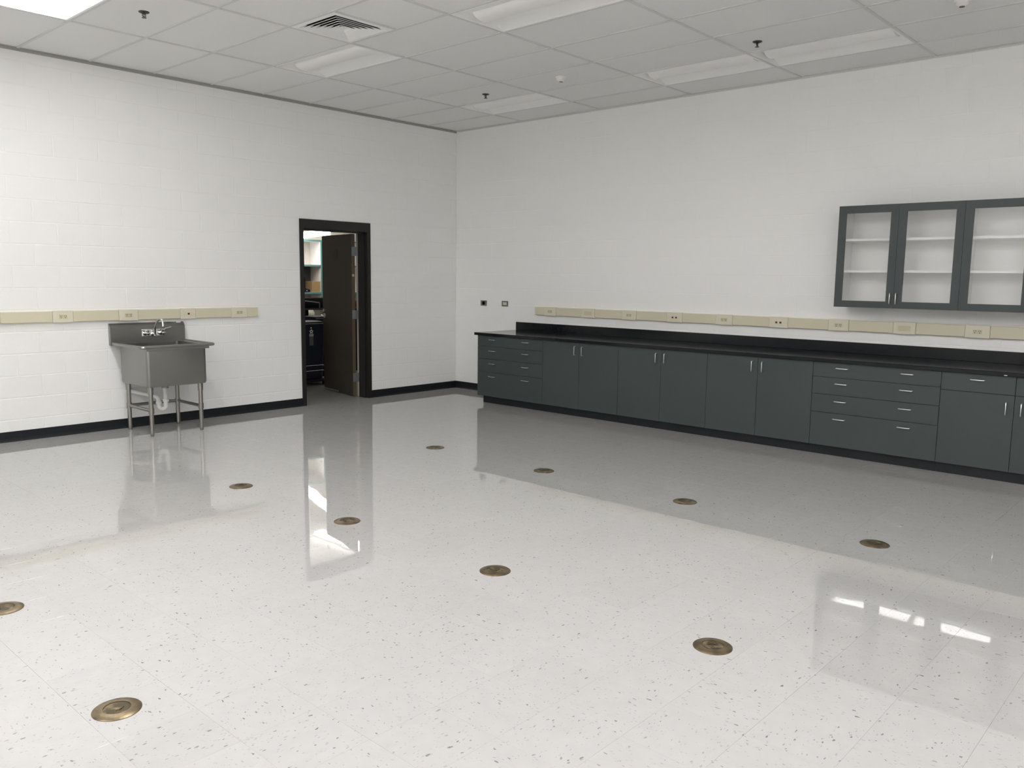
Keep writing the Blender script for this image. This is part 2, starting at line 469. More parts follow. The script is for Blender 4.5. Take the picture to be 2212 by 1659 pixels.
# ---- ceiling: lay-in panels on a T grid
PZ = H+.008
lights_off = [(4,0),(4,2),(0,0),(0,2),(0,3)]
lights_on = [(8, 0)] + [(i, k) for i in (8, 12, 16) for k in (2, 3, 5, 6, 8)]  # unseen ones are mostly added fill, their number tuned for wall brightness
VENT = (5, 1)
nx = int((-XW-GX0)/GS); ny = int((-YW-GY0)/(2*GS))
lx = lambda i: max(-GX0-GS*i, XW) if i >= 0 else 0.0
ly = lambda k: max(-GY0-2*GS*k, YW) if k >= 0 else 0.0
ceil = tag(MB().box(XW, 0, YW, 0, H+.14, H+.2).build('ceiling', 'ceiling_panel'),
           'white suspended tile ceiling on a metal grid', 'ceiling', kind='structure')
_pan = {}
def panel(x0, x1, y0, y1):
    a, b_ = abs(x1-x0)-.012, abs(y1-y0)-.012
    k = (round(a, 3), round(b_, 3))
    if k not in _pan: _pan[k] = MB().box(-a/2, a/2, -b_/2, b_/2, 0, .016).mesh('ceiling_panel', ['ceiling_panel'])
    obj('ceiling_panel', _pan[k], ceil, ((x0+x1)/2, (y0+y1)/2, PZ))
for i in range(-1, nx+1):
    for k in range(-1, ny+1):
        if (i, k) in lights_off or (i, k) in lights_on: continue
        x0, x1, y0, y1 = lx(i), lx(i+1), ly(k), ly(k+1)
        if abs(x0-x1) < .02 or abs(y0-y1) < .02: continue
        if (i, k) == VENT: panel(x0, x1, y0-GS, y1); continue
        panel(x0, x1, y0, y1)
def tee(mb, x0, x1, y0, y1, along):
    t = .012
    if along == 'x':
        mb.box(x0, x1, y0-t, y0+t, H, H+.0075); mb.box(x0, x1, y0-.001, y0+.001, H+.0075, H+.035)
    else:
        mb.box(x0-t, x0+t, y0, y1, H+.0006, H+.0074); mb.box(x0-.001, x0+.001, y0, y1, H+.0074, H+.035)
for k in range(0, ny+1):
    mb = MB(); tee(mb, XW, -.001, ly(k), ly(k), 'x'); mb.build('main_runner', 'grid_metal', ceil)
for i in range(0, nx+1):
    mb = MB(); tee(mb, lx(i), lx(i), YW, -.001, 'y'); mb.build('cross_tee', 'grid_metal', ceil)
mb = MB(); tee(mb, lx(6)+.012, lx(5)-.012, ly(1)-GS, 0, 'x'); mb.build('cross_tee', 'grid_metal', ceil)
tag(MB().prism([(0, H-.022), (-.003, H-.022), (-.003, H-.0005), (-.024, H-.0005), (-.024, H+.006), (0, H+.006)], XW, 0, 'x').build('trim_1', 'wall_angle'),
    'grey metal wall angle between ceiling and doorway wall', 'trim', kind='structure')
tag(MB().prism([(0, H-.012), (-.002, H-.012), (-.002, H-.0005), (-.020, H-.0005), (-.020, H+.006), (0, H+.006)], YW, -.026, 'y').build('trim_2', 'grid_metal'),
    'thin metal wall angle between ceiling and cabinet wall', 'trim', kind='structure')

# ---- door
door = empty('door_1', ((DX0+DX1)/2, .1, 0), 'dark brown steel door frame with a brown wooden door standing open', 'door', kind='structure')
FW, FH = .051, .110      # jamb and head face widths
fy0, fy1 = -.012, WT+.012
def jamb(name, xo, s):    # s=+1: opening lies to +x
    mb = MB(); xi = xo+s*FW; st = xi+s*.016
    mb.prism([(xo, fy0), (xi, fy0), (xi, .035), (st, .035), (st, fy1-.052), (xi, fy1-.052), (xi, fy1), (xo, fy1)], 0, DZ, 'z')
    return mb.build(name, 'frame_brown', door)
jamb('jamb', DX0, 1); jamb('jamb', DX1, -1)
zi = DZ-FH
MB().prism([(fy0, zi), (.035, zi), (.035, zi-.016), (fy1-.052, zi-.016), (fy1-.052, zi), (fy1, zi), (fy1, DZ), (fy0, DZ)], DX0+FW, DX1-FW, 'x').build('head', 'frame_brown', door)
MB().box(DX1-FW-.003, DX1-FW, fy1-.050, fy1, .005, zi-.003).build('lit_rabbet_strip', 'rabbet_lit_grey', door)  # pale strip paints storeroom light falling on the dark rabbet
# leaf, hinged on the storeroom side, open about 100 degrees
TH = math.radians(101)
hx, hy = DX1-FW-.004, fy1-.012
ld = Vector((-math.cos(TH), math.sin(TH), 0)); ln = Vector((-math.sin(TH), -math.cos(TH), 0))
DW, DTK, DH = .905, .045, 2.088
NO = .026            # the hinges hold the open leaf clear of the jamb
def leafpt(a, n_, z): return tuple(Vector((hx, hy, 0)) + ld*a + ln*(n_+NO) + Vector((0, 0, z)))
def leafbox(mb, a0, a1, n0, n1, z0, z1):
    v = [leafpt(a, n_, z) for z in (z0, z1) for a, n_ in ((a0, n0), (a1, n0), (a1, n1), (a0, n1))]
    return mb.add(v, [(0,1,2,3),(4,7,6,5),(0,4,5,1),(1,5,6,2),(2,6,7,3),(3,7,4,0)])
mb = MB(); leafbox(mb, .004, DW, 0, DTK, .012, DH)
mb.m = 1; leafbox(mb, 0, .004, 0, DTK, .012, DH)
leaf = mb.build('door_leaf', ['door_walnut', 'door_edge'], door)
for zc in (1.868, 1.064, .254):
    mb = MB()
    leafbox(mb, -.0025, 0, -NO, DTK-.002, zc-.057, zc+.057)
    mb.box(DX1-FW-.006, DX1-FW-.003, fy1-.046, fy1-.004, zc-.057, zc+.057)
    mb.tube([(hx+.002, hy+.004, zc-.06), (hx+.002, hy+.004, zc+.06)], .0065, 8)
    tag(mb.build('hinge', 'hinge_steel', leaf), 'grey steel butt hinge')
mb = MB()
mb.tube([leafpt(.84, DTK-.001, 1.02), leafpt(.84, DTK+.012, 1.02)], .032, 14)
mb.tube([leafpt(.84, DTK+.010, 1.02), leafpt(.84, DTK+.055, 1.02), leafpt(.82, DTK+.064, 1.018), leafpt(.73, DTK+.062, 1.012)], [.011, .011, .011, .008], 8)
mb.tube([leafpt(.845, DTK-.001, 1.09), leafpt(.845, DTK+.02, 1.09)], .02, 12)
leafbox(mb, DW, DW+.002, .008, DTK-.008, .93, 1.11)
tag(mb.build('lever_handle', 'satin_nickel', leaf), 'silver lever handle')
mb = MB(); leafbox(mb, .42, .56, DTK, DTK+.002, 1.775, 1.895)
mb.m = 1
for (a0, a1, z0, z1) in ((.44, .455, 1.82, 1.88), (.47, .545, 1.865, 1.88), (.47, .485, 1.82, 1.865), (.53, .545, 1.82, 1.865), (.44, .545, 1.79, 1.802)):
    leafbox(mb, a0, a1, DTK+.002, DTK+.003, z0, z1)
tag(mb.build('sign_plate', ['frame_brown', 'sign_black'], leaf), 'small dark room sign')
mb = MB(); leafbox(mb, -.001, 0, .012, .038, 1.552, 1.58)
mb.m = 1; leafbox(mb, -.0014, -.001, .015, .035, 1.560, 1.564); leafbox(mb, -.0014, -.001, .015, .035, 1.568, 1.572)
tag(mb.build('edge_label', ['label_white', 'sensor_dark'], leaf), 'small white label on the door edge')
mb = MB(); leafbox(mb, .44, DW-.01, DTK, DTK+.004, .012, .03)
tag(mb.build('door_sweep', 'grey_metal', leaf), 'thin grey metal strip at the door foot')

# ---- storeroom behind the doorway
SX0, SX1, SY1, SH = -4.2, 3.2, 4.34, 3.0
tag(MB().box(SX0, SX1, WT, SY1, -.12, 0).build('floor_storage', 'store_floor'), 'grey floor of the storeroom', 'floor', kind='structure')
tag(MB().box(DX0+FW, DX1-FW, 0, WT, -.12, 0).build('floor_threshold', 'store_floor'), 'grey threshold strip in the doorway', 'floor', kind='structure')
tag(MB().box(SX0, SX1, SY1, SY1+.1, 0, SH).build('wall_storage_back', 'store_wall'), 'beige back wall of the storeroom', 'wall', kind='structure')
tag(MB().box(SX0-.1, SX0, WT, SY1, 0, SH).build('wall_storage_left', 'store_wall'), 'beige side wall of the storeroom far from the hinges', 'wall', kind='structure')
tag(MB().box(SX1, SX1+.1, WT, SY1, 0, SH).build('wall_storage_right', 'store_wall'), 'beige side wall of the storeroom on the hinge side', 'wall', kind='structure')
tag(MB().box(SX0, SX1, WT, SY1, SH, SH+.1).build('ceiling_storage', 'ceiling_panel'), 'pale storeroom ceiling', 'ceiling', kind='structure')

# ================================================================== THINGS
# ---- floor boxes
fb = empty('floor_box', (0, 0, 0), 'round brass floor box set flush in the white tile floor', 'floor box', 'brass floor boxes')
MB().lathe([(.084, 0), (.0835, .0022), (.078, .0052), (.058, .0078), (.047, .0082), (.047, .0045), (0, .0045)], n=40).build('rim', 'brass', fb)
lidb = MB(); lidb.lathe([(.0455, .0046), (.0455, .0068), (.040, .0078), (.022, .0060), (0, .0056)], n=32)
lidb.tube([(.020, -.008, .0068), (.006, -.017, .0082), (-.012, -.015, .0076)], .0022, 6)
lidb.build('lid', 'brass_worn', fb)
spots = [(-3.045,-2.914),(-3.037,-4.218),(-3.045,-5.534),(-3.070,-6.848),(-5.020,-2.950),(-5.003,-4.229),(-4.994,-5.530),(-5.010,-6.836),(-6.962,-4.235),(-6.976,-5.533)]
ords = ('first', 'second', 'third', 'fourth')
box_labels = ['round brass floor box in the row nearest the cabinets, %s from the doorway wall' % q for q in ords]
box_labels += ['round brass floor box in the middle row, %s from the doorway wall' % q for q in ords]
box_labels += ['round brass floor box in the row farthest from the cabinets, nearer the doorway wall',
               'round brass floor box in the row farthest from the cabinets, farther from the doorway wall']
for n, (x, y) in enumerate(spots):
    o = fb if n == 0 else copy_tree(fb)
    place(o, (x, y, 0)); o.rotation_euler.z = n*2.1; o['label'] = box_labels[n]

# ---- ceiling fixtures
def troffer(cx, cy, lit, label, group):
    t = empty('ceiling_light', (cx, cy, H), label, 'ceiling light', group)
    W2, L2 = GS/2-.013, GS-.013
    z = H
    mb = MB()      # face frame
    for (a, b_, c, d) in ((-W2, W2, -L2, -L2+.018), (-W2, W2, L2-.018, L2), (-W2, -W2+.018, -L2+.018, L2-.018), (W2-.018, W2, -L2+.018, L2-.018)):
        mb.box(cx+a, cx+b_, cy+c, cy+d, z+.002, z+.010)
    mb.build('frame', 'white_enamel', t)
    # concave reflector with closed ends
    prof = []
    for k in range(9):
        q = k/8; prof.append((-W2+.016 + (.185)*q, z+.005 + .050*math.sin(q*PI/2)))
    prof += [(-a-0, b_) for a, b_ in reversed(prof)]
    mb = MB(); n = len(prof)
    y0, y1 = cy-L2+.016, cy+L2-.016
    vs = [(cx+a, y0, b_) for a, b_ in prof] + [(cx+a, y1, b_) for a, b_ in prof]
    mb.add(vs, [(k, k+1, n+k+1, n+k) for k in range(n-1)], True)
    mb.build('reflector', 'white_enamel', t)
    for yy, e in ((y0, -1), (y1, 1)):
        MB().prism([(cx+a, b_) for a, b_ in prof], yy, yy+e*.004, 'y').build('end_plate', 'white_enamel', t)
    mb = MB()      # housing above
    mb.box(cx-W2, cx+W2, cy-L2, cy+L2, z+.092, z+.11)
    for (a, b_, c, d) in ((-W2, W2, -L2, -L2+.006), (-W2, W2, L2-.006, L2), (-W2, -W2+.006, -L2+.006, L2-.006), (W2-.006, W2, -L2+.006, L2-.006)):
        mb.box(cx+a, cx+b_, cy+c, cy+d, z+.010, z+.092)
    mb.build('housing', 'grid_metal', t)
    # hanging lamp basket
    bp = []
    for k in range(11):
        a = PI*k/10; bp.append((cx-.100*math.cos(a), z+.054-.046*math.sin(a)))
    MB().prism(bp, cy-L2+.05, cy+L2-.05, 'y', smooth=True).build('basket', 'lamp_lit' if lit else 'white_enamel', t)
    return t
def cell_c(i, k): return (lx(i)+lx(i+1))/2, (ly(k)+ly(k+1))/2
off_lab = {(4,0): 'unlit recessed ceiling light touching a corner of the louvred air vent',
           (4,2): 'unlit recessed ceiling light in the row of the air vent, farther from the doorway wall',
           (0,0): 'unlit recessed ceiling light nearest the corner where the two white walls meet',
           (0,2): 'unlit recessed ceiling light by cabinet wall, end to end with another, nearer the corner',
           (0,3): 'unlit recessed ceiling light by cabinet wall, end to end with another, farther from corner'}
for c in lights_off: troffer(*cell_c(*c), False, off_lab[c], 'unlit recessed ceiling lights')
for c in lights_on:
    troffer(*cell_c(*c), True, 'lit recessed ceiling light on the sink side, next to a sprinkler' if c == (8,0) else 'lit recessed ceiling light out of view, most of the set added as fill light', 'lit recessed ceiling lights')

# ---- air vent
vx, vy = (lx(5)+lx(6))/2, ly(1)-GS/2
vent = empty('air_vent', (vx, vy, H), 'square white louvred ceiling air vent with dark gaps', 'air vent')
hw = GS/2-.013
def sq(a, z): return [(vx-a, vy-a, z), (vx+a, vy-a, z), (vx+a, vy+a, z), (vx-a, vy+a, z)]
MB().loft([sq(hw, H+.008), sq(hw, H+.001), sq(hw-.035, H-.001), sq(hw-.035, H+.008), sq(hw, H+.008)], False, False).build('frame', 'white_enamel', vent)
MB().loft([sq(hw-.03, H+.008), sq(hw-.05, H+.10)], False, True).build('duct_box', 'duct_dark_louver_shade', vent)
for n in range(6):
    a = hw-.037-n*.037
    mb = MB(); mb.m = 1; mb.loft([sq(a, H+.001), sq(a-.033, H+.026)], False, False)          # back painted dark for the shade between louvers
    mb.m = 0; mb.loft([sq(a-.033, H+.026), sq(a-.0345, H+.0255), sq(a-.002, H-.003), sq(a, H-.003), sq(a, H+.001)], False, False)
    mb.build('louver', ['white_enamel', 'duct_dark_louver_shade'], vent)
MB().loft([sq(.034, H+.004), sq(.034, H+.006)], True, True).build('centre_plate', 'white_enamel', vent)

# ---- sprinklers and smoke detectors
def sprinkler(x, y, label):
    t = empty('sprinkler', (x, y, H), label, 'sprinkler', 'ceiling sprinklers')
    z = PZ
    MB().lathe([(.040, .0), (.040, -.003), (.034, -.008), (.020, -.011), (.014, -.006), (0, -.006)], (x, y, z), 20).build('escutcheon', 'sprinkler_bronze', t)
    mb = MB(); mb.tube([(x, y, z-.006), (x, y, z-.018)], .011, 10)
    for s in (-1, 1): mb.tube([(x+s*.010, y, z-.016), (x+s*.014, y, z-.028), (x+s*.004, y, z-.040)], .0032, 6)
    mb.tube([(x, y, z-.018), (x, y, z-.043)], .0035, 8)
    mb.build('frame', 'sprinkler_bronze', t)
    MB().lathe([(.0, -.042), (.018, -.042), (.018, -.045), (0, -.045)], (x, y, z), 16).build('deflector', 'sprinkler_bronze', t)
sprinkler(-5.119, -1.896, 'small dark sprinkler beside the lit ceiling light')
sprinkler(-1.408, -5.095, 'small dark sprinkler beside the end-to-end pair of ceiling lights')
sprinkler(-1.411, -1.932, 'small dark sprinkler beside the ceiling light in the corner')
def smoke(x, y, label):
    t = empty('smoke_detector', (x, y, H), label, 'smoke detector', 'smoke detectors')
    z = PZ
    MB().lathe([(.054, 0), (.054, -.012), (.050, -.016), (0, -.016)], (x, y, z), 28).build('base', 'white_plastic', t)
    MB().lathe([(.046, -.016), (.044, -.030), (.030, -.042), (.022, -.046), (0, -.046)], (x, y, z), 28).build('cover', 'white_plastic', t)
    MB().lathe([(.019, -.046), (.018, -.0495), (0, -.0495)], (x, y, z), 18).build('sensor', 'sensor_dark', t)
smoke(-1.495, -3.058, 'round white smoke detector between two unlit ceiling lights')
smoke(-1.456, -6.662, 'round white smoke detector past the end-to-end ceiling lights')

# ---- base cabinets
CF, CB = -.76, -.006       # front face plane, back
TOP, BOT = .846, .090
U0, UW = -1.190, 1.0693
ub = [U0-UW*k for k in range(7)]
FT = .019
def pull(mb, y, z, horiz, L=.098):
    xf = CF; xo = CF-.030
    h = L/2
    if horiz: p = [(xf+.001, y-h, z), (xo+.004, y-h, z), (xo, y-h+.006, z), (xo, y+h-.006, z), (xo+.004, y+h, z), (xf+.001, y+h, z)]
    else: p = [(xf+.001, y, z-h), (xo+.004, y, z-h), (xo, y, z-h+.006), (xo, y, z+h-.006), (xo+.004, y, z+h), (xf+.001, y, z+h)]
    mb.tube(p, .0038, 8)
def base_unit(k, kind, label):
    y1, y0 = ub[k], ub[k+1]           # y1 nearer the corner
    t = empty('base_cabinet', ((CF+CB)/2, (y0+y1)/2, 0), label, 'cabinet', 'grey base cabinets')
    MB().box(CF+FT+.002, CB, y0+.0015, y1-.0015, BOT+.001, TOP).build('body', 'cabinet_inside', t)
    yl = y1-.055 if k == 0 else y1
    MB().box(CF+.055, CB-.02, y0+.0005, yl-.0005, 0, BOT).build('toe_kick', 'rubber_base', t)
    g = .0017
    def front(nm, a0, a1, z0, z1, pulls):
        o = MB().box(CF, CF+FT, a0+g, a1-g, z0+g*.8, z1-g*.8, .0012).build(nm, 'cabinet_grey', t)
        for (py, pz, hz) in pulls:
            mb = MB(); pull(mb, py, pz, hz); tag(mb.build('pull', 'satin_nickel', o), 'slim satin metal bar pull')
    ym = (y0+y1)/2
    if kind == 'drawers':
        zs = [TOP, .713, .557, .393, BOT]; pz = [.799, .660, .502, .343]
        for q in range(4):
            front('drawer', y0, y1, zs[q+1], zs[q], [(y1-.262, pz[q], True), (y0+.262, pz[q], True)])
    elif kind == 'doors':
        for (a0, a1, py) in ((ym, y1, ym+.052), (y0, ym, ym-.052)):
            front('door', a0, a1, BOT, TOP, [(py, .754, False)])
    else:
        for (a0, a1, py) in ((ym, y1, ym+.052), (y0, ym, ym-.052)):
            front('drawer', a0, a1, .698, TOP, [((a0+a1)/2, .799, True)])
            front('door', a0, a1, BOT, .698, [(py, .592, False)])
base_unit(0, 'drawers', 'grey four-drawer base cabinet at the end of the worktop nearest the room corner')
base_unit(1, 'doors', 'grey two-door base cabinet adjoining the end drawer cabinet')
base_unit(2, 'doors', 'grey two-door base cabinet between two other two-door cabinets')
base_unit(3, 'doors', 'grey two-door base cabinet adjoining the drawer cabinet under the glass wall cabinet')
base_unit(4, 'drawers', 'grey four-drawer base cabinet beneath the glass-fronted wall cabinet')
base_unit(5, 'mixed', 'grey base cabinet with a small drawer above each door')
# ---- worktop
wt = empty('worktop', (-.4, -4.35, TOP), 'long black worktop with upstand on the grey base cabinets', 'worktop')
yend = ub[6]-.01
MB().box(-.792, -.004, yend, -1.158, TOP+.001, .880, .003).build('top', 'counter_black', wt)
MB().box(-.024, -.004, yend, -1.165, .8805, .985, .0015).build('upstand', 'counter_black', wt)
MB().box(-.7935, -.792, -7.012, -6.990, .852, .857).build('front_pale_spot', 'label_white', wt)  # small pale spot on the worktop's front edge

# ---- wall cabinets
def wall_cab(y1, y0, label):
    xf, xb, z0, z1 = -.33, -.004, 1.330, 2.250
    t = empty('wall_cabinet', ((xf+xb)/2, (y0+y1)/2, z0), label, 'wall cabinet', 'glass-fronted wall cabinets')
    xi = xf+.021
    g = .0008
    for (nm, a) in (('side_panel', (xi, xb, y1-.019, y1-g, z0, z1)), ('side_panel', (xi, xb, y0+g, y0+.019, z0, z1))):
        mb = MB(); mb.box(*a); o = mb.build(nm, ['cabinet_grey', 'melamine_white'], t)
        for p_ in o.data.polygons:
            yy = sum(o.data.vertices[v].co.y for v in p_.vertices)/len(p_.vertices)
            inner = abs(p_.normal.y) > .9 and ((yy > 0 and p_.normal.y < 0) or (yy < 0 and p_.normal.y > 0))
            if inner: p_.material_index = 1
    MB().box(xi, xb, y0+.0195, y1-.0195, z1-.019, z1).build('top_panel', 'cabinet_grey', t)
    MB().box(xi, xb, y0+.0195, y1-.0195, z0, z0+.019).build('bottom_panel', 'cabinet_grey', t)
    MB().box(xi+.003, xb-.008, y0+.0195, y1-.0195, z0+.0195, z0+.021).build('bottom_liner', 'melamine_white', t)
    MB().box(xi+.003, xb-.008, y0+.0195, y1-.0195, z1-.021, z1-.0195).build('top_liner', 'melamine_white', t)
    MB().box(xb-.007, xb, y0+.0195, y1-.0195, z0+.0195, z1-.0195).build('back_panel', 'melamine_white', t)
    for zs in (1.660, 1.945):
        MB().box(xi+.012, xb-.008, y0+.020, y1-.020, zs-.012, zs+.009).build('shelf', 'white_enamel', t)
    ym = (y0+y1)/2; sw = .066
    for (a0, a1, py) in ((ym+.001, y1-.001, ym+.026), (y0+.001, ym-.001, ym-.026)):
        mb = MB()
        mb.box(xf, xf+.020, a0, a0+sw, z0, z1); mb.box(xf, xf+.020, a1-sw, a1, z0, z1)
        mb.box(xf, xf+.020, a0+sw, a1-sw, z0, z0+.060); mb.box(xf, xf+.020, a0+sw, a1-sw, z1-.068, z1)
        d = mb.build('door', 'cabinet_grey', t)
        MB().box(xf+.008, xf+.012, a0+sw-.004, a1-sw+.004, z0+.056, z1-.064).build('pane', 'pane_glass', d)
        mb = MB(); xo = xf-.028; zz0, zz1 = 1.368, 1.465
        mb.tube([(xf+.001, py, zz0), (xo+.004, py, zz0), (xo, py, zz0+.006), (xo, py, zz1-.006), (xo+.004, py, zz1), (xf+.001, py, zz1)], .0038, 8)
        tag(mb.build('pull', 'satin_nickel', d), 'slim satin metal bar pull')
wall_cab(-5.449, -6.507, 'grey glass-door wall cabinet whose end meets bare white wall')
wall_cab(-6.507, -7.565, 'grey glass-door wall cabinet above the base unit with small drawers')

# ---- surface raceways with outlets
def raceway(axis, start, end, devs, joints, label):
    """axis 'y': on the right wall, running -y; axis 'x': on the left wall, running -x"""
    def bx(mb, s0, s1, d0, d1, z0, z1, bev=0):
        if axis == 'y': mb.box(-d1, -d0, s0, s1, z0, z1, bev)
        else: mb.box(s0, s1, -d1, -d0, z0, z1, bev)
        return mb
    mid = (start+end)/2
    t = empty('wall_raceway', (-.02, mid, 1.09) if axis == 'y' else (mid, -.02, 1.09), label, 'raceway', 'ivory wall raceways')
    zb, zt = 1.093, 1.196
    bx(MB(), end, start, .0005, .030, zb+.003, zt-.003).build('channel', 'ivory', t)
    cuts = sorted([start] + [d[0]+d[2] for d in devs] + [d[0]-d[2] for d in devs] + [end], reverse=True)
    # covers between the device plates
    for a, b_ in zip(cuts[0::2], cuts[1::2]):
        if a-b_ < .01: continue
        mb = MB(); bx(mb, b_+.0012, a-.0012, .029, .040, zb, zt, .004)
        mb.build('cover', 'ivory', t)
    for (s, kind, hwid) in devs:
        mb = MB(); bx(mb, s-hwid, s+hwid, .029, .045, zb-.005, zt+.004, .003)
        pl = mb.build('device_plate', 'ivory_plate', t)
        zc = (zb+zt)/2-.002
        if kind == 'duplex':
            mb = MB(); bx(mb, s-.036, s+.036, .044, .0475, zc-.018, zc+.018, .001)
            mb.m = 1
            for e in (-.0195, .0195):
                bx(mb, s+e-.0085, s+e-.0045, .046, .0479, zc+.002, zc+.011); bx(mb, s+e+.0045, s+e+.0085, .046, .0479, zc+.002, zc+.011)
                bx(mb, s+e-.003, s+e+.003, .046, .0479, zc-.012, zc-.005)
            mb.build('outlet', ['outlet_ivory', 'black_hole'], pl)
        elif kind in ('data2', 'data1'):
            mb = MB(); bx(mb, s-.042, s+.042, .044, .0465, zc-.022, zc+.024, .001)
            mb.m = 1
            for e in ((-.022, .022) if kind == 'data2' else (.005,)):
                bx(mb, s+e-.011, s+e+.011, .0455, .0478, zc-.010, zc+.009)
            mb.m = 2
            for e in ((-.022, .022) if kind == 'data2' else (.005,)):
                bx(mb, s+e-.005, s+e+.005, .0477, .0482, zc-.006, zc+.001)
            mb.build('data_jack', ['ivory_plate', 'jack_red', 'black_hole'], pl)
        elif kind == 'blank':
            mb = MB(); bx(mb, s-.055, s+.055, .0445, .0462, zc-.024, zc+.024, .0006)
            mb.build('blank_insert', 'outlet_ivory', pl)
raceway('y', -1.502, -7.585, [(-1.762, 'duplex', .097), (-2.362, 'blank', .097), (-2.960, 'duplex', .097), (-3.569, 'data2', .097), (-4.178, 'duplex', .097),
        (-4.788, 'data2', .097), (-5.397, 'duplex', .097), (-6.002, 'blank', .097), (-6.606, 'duplex', .097), (-7.21, 'data2', .097)], [], 'long ivory wall raceway with outlets above the black worktop')
raceway('x', -3.122, -7.2, [(-3.351, 'duplex', .093), (-3.944, 'data1', .082), (-4.562, 'duplex', .093), (-5.174, 'duplex', .090), (-5.800, 'duplex', .097), (-6.41, 'data2', .093)], [],
        'long ivory wall raceway with outlets above the steel sink')

# ---- two small wall plates in the corner
def wplate(y, z, kind, label):
    t = empty('wall_plate', (-.003, y, z), label, 'wall plate', 'steel wall plates')
    MB().box(-.006, -.0005, y-.058, y+.058, z-.036, z+.036, .0015).build('plate', 'plate_steel', t)
    if kind == 'round':
        MB().lathe([(.026, -.005), (.026, -.009), (.022, -.011), (.020, -.006), (0, -.006)], (0, y, z), 20, 'x').build('socket', 'black_hole', t)
    else:
        mb = MB(); mb.box(-.0085, -.0055, y-.034, y+.034, z-.018, z+.018, .001)
        mb.m = 1
        for e in (-.019, .019):
            mb.box(-.0089, -.008, y+e-.009, y+e-.005, z+.001, z+.010); mb.box(-.0089, -.008, y+e+.005, y+e+.009, z+.001, z+.010)
            mb.box(-.0089, -.008, y+e-.003, y+e+.003, z-.012, z-.005)
        mb.build('outlet', ['ivory_plate', 'black_hole'], t)
wplate(-.552, 1.213, 'round', 'small steel wall plate with one round black socket')
wplate(-.946, 1.216, 'duplex', 'small steel wall plate with an ivory double outlet')

# ---- sink
sk = empty('utility_sink', (-4.38, -.38, 0), 'freestanding stainless steel utility sink with faucet and four legs', 'sink')
bx0, bx1, by0, by1 = -4.682, -4.082, -.680, -.075
zr = .868
loops = [rrect(bx0+.03, bx1-.03, by0+.03, by1-.03, .02, .476),
         rrect(bx0+.008, bx1-.008, by0+.008, by1-.008, .026, .480), rrect(bx0, bx1, by0, by1, .03, .500), rrect(bx0, bx1, by0, by1, .03, zr-.004),
         rrect(bx0+.004, bx1-.004, by0+.004, by1-.004, .028, zr-.004), rrect(bx0+.004, bx1-.004, by0+.004, by1-.004, .028, .506), rrect(bx0+.02, bx1-.02, by0+.02, by1-.02, .02, .490)]
MB().loft(loops, True, True, True).build('basin', 'stainless', sk)
rx0, rx1, ry0, ry1 = -4.752, -3.990, -.712, -.030
def rl(i, z, rad): return rrect(rx0+i, rx1-i, ry0+i, ry1-min(i, .0), max(rad, .006), z)
loops = [rrect(bx0+.002, bx1-.002, by0+.002, by1-.002, .03, zr-.006), rrect(bx0+.002, bx1-.002, by0+.002, by1-.002, .03, zr-.002),
         rl(.040, zr, .03), rl(.030, zr+.010, .034), rl(.016, zr+.014, .04), rl(.004, zr+.008, .045), rl(0, zr-.006, .048), rl(.006, zr-.016, .045), rl(.016, zr-.018, .04), rl(.020, zr-.012, .04), rrect(bx0+.002, bx1-.002, by0+.002, by1-.002, .03, zr-.006)]
MB().loft(loops, False, False, True).build('rim', 'stainless', sk)
MB().box(bx0-.006, bx1+.024, by0-.014, by0-.001, .828, zr-.014, .002).build('front_channel', 'stainless', sk)
bs = MB().prism([(-.006, .846), (-.052, .846), (-.052, 1.022), (-.018, 1.062), (-.006, 1.062)], rx0, rx1, 'x').build('backsplash', 'stainless', sk)
nrm = Vector((0, -.04, .034)).normalized()
def slope(x, t_, d): q = Vector((x, -.052, 1.022))+Vector((0, .034, .040))*t_+Vector((0, -.04, .034)).normalized()*d; return tuple(q)
mb = MB(); mb.add([slope(-4.085, .72, .0006), slope(-4.02, .72, .0006), slope(-4.02, .98, .0006), slope(-4.085, .98, .0006)], [(0,1,2,3)])
mb.m = 1; mb.add([slope(-4.083, .76, .001), slope(-4.07, .76, .001), slope(-4.07, .94, .001), slope(-4.083, .94, .001)], [(0,1,2,3)])
tag(mb.build('sticker', ['label_white', 'sign_black'], bs), 'small white sticker')
for (x, y) in ((-4.634, -.131), (-4.634, -.625), (-4.136, -.131), (-4.136, -.632)):
    lg = MB().tube([(x, y, .025), (x, y, .482)], .0205, 14).build('leg', 'stainless_leg', sk)
    MB().tube([(x, y, .405), (x, y, .480)], .0255, 14).build('sleeve', 'stainless_leg', lg)
    MB().lathe([(.014, 0), (.017, .006), (.017, .022), (.0205, .03)], (x, y, 0), 12).build('foot', 'stainless_leg', lg)
    MB().tube([(x, y, .222), (x, y, .274)], .0262, 14).build('collar', 'stainless_leg', lg)
for a, b_ in (((-4.634, -.131), (-4.634, -.625)), ((-4.136, -.131), (-4.136, -.632)), ((-4.634, -.131), (-4.136, -.131))):
    MB().tube([(*a, .248), (*b_, .248)], .0155, 12).build('rail', 'stainless_leg', sk)
